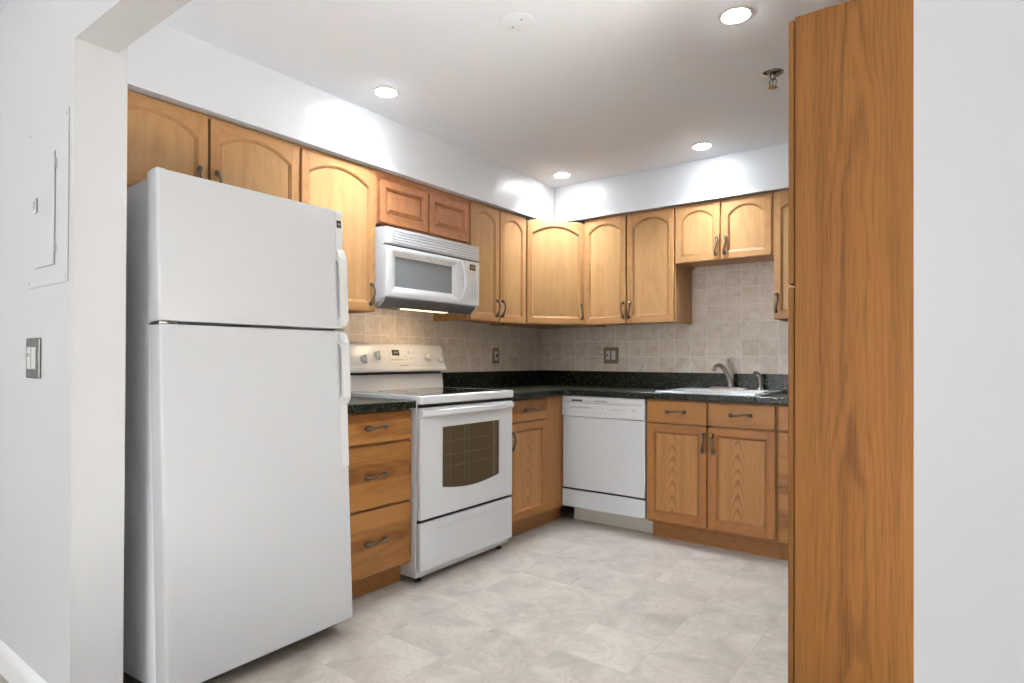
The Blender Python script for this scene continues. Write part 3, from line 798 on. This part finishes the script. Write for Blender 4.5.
# door
DX0, DX1 = 0.0, 0.612
g = Geo()
def rl(x0, x1, z0, z1, y): return [(x0, y, z0), (x1, y, z0), (x1, y, z1), (x0, y, z1)]
g.loft([rl(DX0, DX1, 0.040, 0.310, -0.378), rl(DX0, DX1, 0.040, 0.310, -0.396), rl(DX0+0.006, DX1-0.002, 0.046, 0.306, -0.402),
        rl(0.034, 0.556, 0.064, 0.292, -0.404), rl(0.046, 0.542, 0.074, 0.282, -0.402), rl(0.070, 0.514, 0.098, 0.256, -0.390), rl(0.070, 0.514, 0.098, 0.256, -0.380)])
md = g.make('door', 'white_smooth', t)
g = Geo().box((0.068, -0.3905, 0.096), (0.516, -0.381, 0.258)); g.make('window', 'mwglass', md)
g = Geo(); P = []
for i in range(17):
    tt = i/16; P.append((0.572+0.018*math.sin(PI*tt)-0.014*(1-tt)*0, -0.402-0.034*math.sin(PI*tt)**0.7, 0.050+0.245*tt))
g.tube(P, [0.008+0.004*math.sin(PI*i/16) for i in range(17)], 12, flat=0.9, upv=(0, 1, 0)); g.make('handle', 'white_smooth', md)
g = Geo()
for k in range(4): g.box((0.300+k*0.008, -0.4046, 0.276+0.002*(k % 2)), (0.306+k*0.008, -0.4030, 0.280+0.002*(k % 2)))
g.make('logo_mark', 'grey_mark', md)
g = Geo(); g.box((DX1+0.002, -0.402, 0.040), (W, -0.376, 0.310), 0.006, 3); mc = g.make('control_panel', 'white_smooth', t)
Geo().box((0.662, -0.4035, 0.254), (0.716, -0.4015, 0.290)).make('display', 'brown_disp', mc)
g = Geo()
for k in range(4): g.box((0.674+k*0.009, -0.4042, 0.266), (0.679+k*0.009, -0.4034, 0.279))
g.make('display_digits', plain('amber digits', (150, 118, 84), 0.4), mc)
g = Geo()
for r_, z in enumerate((0.234, 0.214, 0.188, 0.166, 0.152, 0.138, 0.124, 0.110, 0.096, 0.082)):
    for c_ in range(3):
        if c_ == 0 and 2 <= r_ <= 6: continue
        x = 0.656+c_*0.026
        Geo().box((x, -0.4030, z), (x+0.009, -0.4015, z+0.006)).make('key', 'grey_mark', mc)

# ---------------------------------------------------------------- dishwasher
t = thing('dishwasher', 'white built-in dishwasher between the oak base cabinets', 'dishwasher', (0.588, 0, 0))
W = 0.611
g = Geo().box((0.012, -0.575, 0.114), (W-0.004, -0.03, 0.866)); g.make('body', 'fridge_side', t)
g = Geo().box((0.004, -0.612, 0.244), (W-0.002, -0.577, 0.732), 0.005, 3); g.make('door', 'range_white', t)
g = Geo()
g.box((0.0, -0.622, 0.734), (W, -0.577, 0.826), 0.005, 3); g.box((0.0, -0.618, 0.838), (W, -0.577, 0.870), 0.004, 3); g.box((0.0, -0.606, 0.822), (W, -0.577, 0.842))
g.box((0, -0.618, 0.82), (0.02, -0.58, 0.85), 0.003); g.box((W-0.02, -0.618, 0.82), (W, -0.58, 0.85), 0.003)
dc = g.make('control_panel', 'white_smooth', t)
Geo().box((0.075, -0.6205, 0.836), (0.158, -0.602, 0.848), 0.002).make('latch_slot', 'dark', dc)
Geo().box((0.250, -0.6205, 0.836), (0.345, -0.602, 0.846), 0.002).make('latch_grip', 'grey_mark', dc)
for k in range(9): Geo().box((0.072+k*0.017, -0.6240, 0.790), (0.084+k*0.017, -0.6215, 0.802), 0.001, 1).make('button', 'grey_mark', dc)
for k in range(4): Geo().box((0.236+k*0.026, -0.6232, 0.788), (0.242+k*0.026, -0.6215, 0.793)).make('indicator', 'grey_mark', dc)
for k in range(8): Geo().box((0.378+k*0.013, -0.6232, 0.789), (0.385+k*0.013, -0.6215, 0.794)).make('indicator', 'grey_mark', dc)
for k in range(10): Geo().box((0.074+k*0.028, -0.6232, 0.762), (0.084+k*0.028, -0.6215, 0.766)).make('print_mark', 'grey_mark', dc)
Geo().box((0.040, -0.6232, 0.786), (0.056, -0.6215, 0.790)).make('print_mark', 'grey_mark', dc)
g = Geo()
for k in range(4): g.box((0.524+k*0.008, -0.6232, 0.796-0.002*(k % 2)), (0.530+k*0.008, -0.6215, 0.801-0.002*(k % 2)))
g.box((0.524, -0.6232, 0.784), (0.554, -0.6215, 0.786)); g.make('logo_mark', 'grey_mark', dc)
Geo().box((0.006, -0.606, 0.233), (W-0.006, -0.580, 0.244)).make('seam', 'black', t)
Geo().box((0.0, -0.612, 0.115), (W, -0.577, 0.232), 0.005, 3).make('lower_panel', 'range_white', t)
Geo().box((0.024, -0.490, 0.0), (W, -0.475, 0.114)).make('toe_kick', 'beige', t)

# ---------------------------------------------------------------- refrigerator
FR = thing('refrigerator', 'large white top-freezer refrigerator standing at the left', 'refrigerator', (0.8308, -3.305, 0), (-0.0500, -0.002, PI/2+0.018))
W = 0.732
def soft(g, x0, x1, y0, y1, z0, z1, r):
    g.box((x0, y0, z0), (x1, y1, z1), r, 4, 'z', True)
g = Geo(); g.box((0.004, 0.078, 0.062), (W-0.004, 0.700, 1.716), 0.006, 2); g.make('body', 'fridge_side', FR)
g = Geo(); g.box((0.018, 0.062, 0.075), (W-0.018, 0.080, 1.700)); g.make('door_gasket', 'grey_mark', FR)
def fdoor(z0, z1):
    # rounded plan outline extruded in z
    pts = []
    r = 0.011
    for cx, cy, a0 in ((r, r, 180), (W-r, r, 270)):
        for k in range(7):
            a = math.radians(a0+90*k/6); pts.append((cx+r*math.cos(a), cy+r*math.sin(a)))
    pts += [(W, 0.069), (0, 0.069)]
    g = Geo().prism(pts, 'z', z0, z1, 'z', 0.004, 2)
    for f in g.bm.faces:
        if abs(f.normal.z) < 0.1: f.smooth = True
    return g
ZG0, ZG1 = 1.231, 1.242
fd = fdoor(ZG1, 1.733).make('freezer_door', 'white', FR)
ld = fdoor(0.064, ZG0).make('fridge_door', 'white', FR)
def fhandle(parent, ztop, zbot, ux):
    g = Geo(); x0, x1 = W-0.040, W-0.004
    t_ = 0.014
    outer = [(0.002, ztop), (-0.010, ztop), (-0.026, ztop-0.040), (-0.026, zbot+0.024), (-0.010, zbot), (0.002, zbot)]
    inner = [(0.002, ztop-0.045), (-0.004, ztop-0.045), (-0.014, ztop-0.055), (-0.014, zbot+0.040), (-0.004, zbot+0.022), (0.002, zbot+0.022)]
    g.loft([[(x0, p[0], p[1]) for p in outer], [(x0, p[0], p[1]) for p in inner], [(x1, p[0], p[1]) for p in inner], [(x1, p[0], p[1]) for p in outer]], close=True)
    return g.make('handle', 'white_plastic', parent)
fhandle(fd, 1.568, 1.252, 1)
fhandle(ld, 1.222, 0.935, 1)
Geo().box((W-0.040, -0.004, 1.568), (W-0.004, 0.002, 1.724), 0.002).make('door_trim', 'white_plastic', fd)
Geo().box((W-0.040, -0.004, 0.680), (W-0.004, 0.002, 0.936), 0.002).make('door_trim', 'white_plastic', ld)
g = Geo().box((W-0.034, -0.0060, 1.660), (W-0.012, -0.0038, 1.690)); bd = g.make('badge', 'black', fd)
g = Geo(); g.box((W-0.031, -0.0066, 1.674), (W-0.015, -0.0059, 1.678)); g.box((W-0.029, -0.0066, 1.667), (W-0.017, -0.0059, 1.669)); g.make('badge_mark', 'grey_mark', bd)
g = Geo(); g.box((0.000, 0.004, ZG0+0.002), (0.060, 0.075, ZG1-0.003), 0.002); g.lathe([(0.008, ZG0+0.001), (0.008, ZG1-0.001)], (0.016, 0.02, 0)); g.make('hinge', 'chrome', FR)
g = Geo(); g.box((W-0.05, 0.004, ZG0+0.002), (W-0.004, 0.06, ZG1-0.004), 0.002); g.make('hinge_bracket', 'grey_mark', FR)
g = Geo(); g.box((0.006, 0.015, 1.7335), (0.034, 0.066, 1.740), 0.003, 3); g.make('hinge_cover', 'white_plastic', FR)
g = Geo(); g.box((0.02, 0.085, 0.022), (W-0.02, 0.10, 0.060)); g.make('base_grille', 'dark', FR)
for x in (0.05, W-0.05):
    Geo().lathe([(0.020, 0.008), (0.020, 0.018), (0.009, 0.022), (0.009, 0.066)], (x, 0.13, 0), 'z', 14).make('foot', 'dark', FR)
for x in (0.05, W-0.05):
    Geo().lathe([(0.013, -0.012), (0.013, 0.012)], (x, 0.64, 0.050), 'x', 14).make('wheel', 'dark', FR)

# ---------------------------------------------------------------- ceiling things
names = ['round recessed ceiling light nearest the refrigerator side of the kitchen', 'round recessed ceiling light nearest the camera, left of the pantry',
         'round recessed ceiling light above the sink', 'round recessed ceiling light in the far corner above the corner cabinet']
lamp0 = None
for (x, y), lb in zip(DOWN + LIV, names + [None]*6):
    if lamp0 is None:
        lamp0 = thing('ceiling_light', lb, 'ceiling light', (x, y, 2.4), group='recessed kitchen ceiling lights')
        Geo().lathe([(0.064, 0.0), (0.063, -0.002), (0.058, -0.004), (0.050, -0.004), (0.050, 0.0)]).make('trim_ring', 'trimwhite', lamp0)
        Geo().lathe([(0.0, -0.013), (0.020, -0.0122), (0.036, -0.010), (0.044, -0.007), (0.0495, -0.0045), (0.0495, -0.001), (0.0, -0.001)]).make('lens', 'lamp', lamp0)
        o = lamp0
    else:
        o = copy_tree(lamp0); o.location = (x, y, 2.4)
    if lb: o['label'] = lb
    else:
        o['label'] = 'unseen round recessed ceiling light added as fill in the living room'; o['group'] = 'added living room fill lights'  # unseen fixtures copied in to carry the added living room fill
t = thing('fire_sprinkler', 'small chrome fire sprinkler head hanging from the ceiling', 'sprinkler', (2.129, -1.325, 2.4))
Geo().lathe([(0.045, 0.0), (0.045, -0.002), (0.038, -0.008), (0.020, -0.012), (0.014, -0.012)], n=32).make('escutcheon', 'chrome', t)
g = Geo(); g.lathe([(0.012, -0.010), (0.012, -0.026), (0.009, -0.030)]);
for s in (-1, 1): g.tube([(s*0.010, 0, -0.026), (s*0.015, 0, -0.040), (s*0.012, 0, -0.054), (s*0.003, 0, -0.062)], 0.0028, 8)
g.lathe([(0.0025, -0.028), (0.0025, -0.060)], n=10); g.make('frame', 'chrome', t)
g = Geo().lathe([(0.006, -0.060), (0.020, -0.064), (0.021, -0.0665), (0.006, -0.067)], n=20); g.make('deflector', 'chrome', t)
t = thing('blank_cover', 'round white blank cover plate on the ceiling', 'cover plate', (1.453, -2.332, 2.4))
Geo().lathe([(0.0, -0.005), (0.062, -0.005), (0.068, -0.002), (0.068, 0.0)], n=36).make('plate', 'ceiling', t)
g = Geo()
for s in (-1, 1): g.lathe([(0.004, -0.0046), (0.004, -0.0062), (0.002, -0.0066)], (0.030*s, -0.012*s, 0), n=12)
g.make('screw', 'grey_mark', t)

# ---------------------------------------------------------------- wall plates
t = thing('wall_switch', 'narrow copper-toned switch plate on the tile right of the range', 'switch', (0.008, -0.627, 1.143), R90)
Geo().box((-0.037, -0.006, -0.058), (0.037, 0, 0.058), 0.004, 3).make('plate', 'bronze_dark', t)
Geo().box((-0.017, -0.008, -0.034), (0.017, -0.005, 0.034), 0.002).make('insert', 'white_plastic', t)
Geo().box((-0.005, -0.018, -0.008), (0.005, -0.007, 0.010), 0.002).make('toggle', 'dark', t)
t = thing('wall_switch', 'square brass-toned double switch plate on the tile left of the sink', 'switch', (0.648, -0.008, 1.151))
Geo().box((-0.064, -0.006, -0.064), (0.064, 0, 0.060), 0.004, 3).make('plate', 'bronze', t)
g = Geo(); g.box((-0.040, -0.008, -0.033), (-0.010, -0.005, 0.033), 0.002); g.make('insert', 'white_plastic', t)
Geo().box((-0.029, -0.020, -0.008), (-0.021, -0.007, 0.010), 0.002).make('toggle', 'dark', t)
Geo().box((0.006, -0.010, -0.033), (0.038, -0.005, 0.033), 0.003).make('rocker', 'white_plastic', t)
t = thing('wall_switch', 'steel double switch plate on the white wall below the breaker panel', 'switch', (0.365, WT, 1.118))
Geo().box((-0.066, -0.007, -0.066), (0.066, 0, 0.066), 0.003, 3).make('plate', 'steel_plate', t)
Geo().box((-0.044, -0.010, -0.036), (-0.010, -0.006, 0.036), 0.002).make('insert', 'white_plastic', t)
Geo().box((-0.032, -0.020, 0.002), (-0.022, -0.009, 0.018), 0.002).make('toggle', 'white_plastic', t)
Geo().box((0.006, -0.012, -0.036), (0.044, -0.006, 0.036), 0.003).make('rocker', 'white_plastic', t)
t = thing('breaker_panel', 'white painted electrical breaker panel with a hinged door set on the wall', 'breaker panel', (0.485, WT, 1.620))
Geo().box((-0.180, -0.004, -0.272), (0.180, 0, 0.255), 0.002).make('cover', 'paint', t)
g = Geo().box((-0.098, -0.010, -0.212), (0.078, -0.0045, 0.142), 0.003); d = g.make('door', 'paint', t)
Geo().box((-0.090, -0.016, -0.035), (-0.066, -0.011, 0.015), 0.002).make('latch', 'paint', d)
Geo().box((-0.084, -0.0175, -0.022), (-0.074, -0.0155, 0.004)).make('latch_slot', 'grey_mark', d)
for z in (-0.16, 0.10): Geo().box((0.078, -0.012, z-0.015), (0.088, -0.0045, z+0.015)).make('hinge', 'paint', t)
for (x, z) in ((-0.165, -0.255), (0.165, -0.255), (0.165, 0.235), (-0.165, 0.235)):
    Geo().lathe([(0.005, -0.0035), (0.005, -0.006), (0.002, -0.007)], (x, 0, z), 'y', 10).make('screw', 'paint', t)
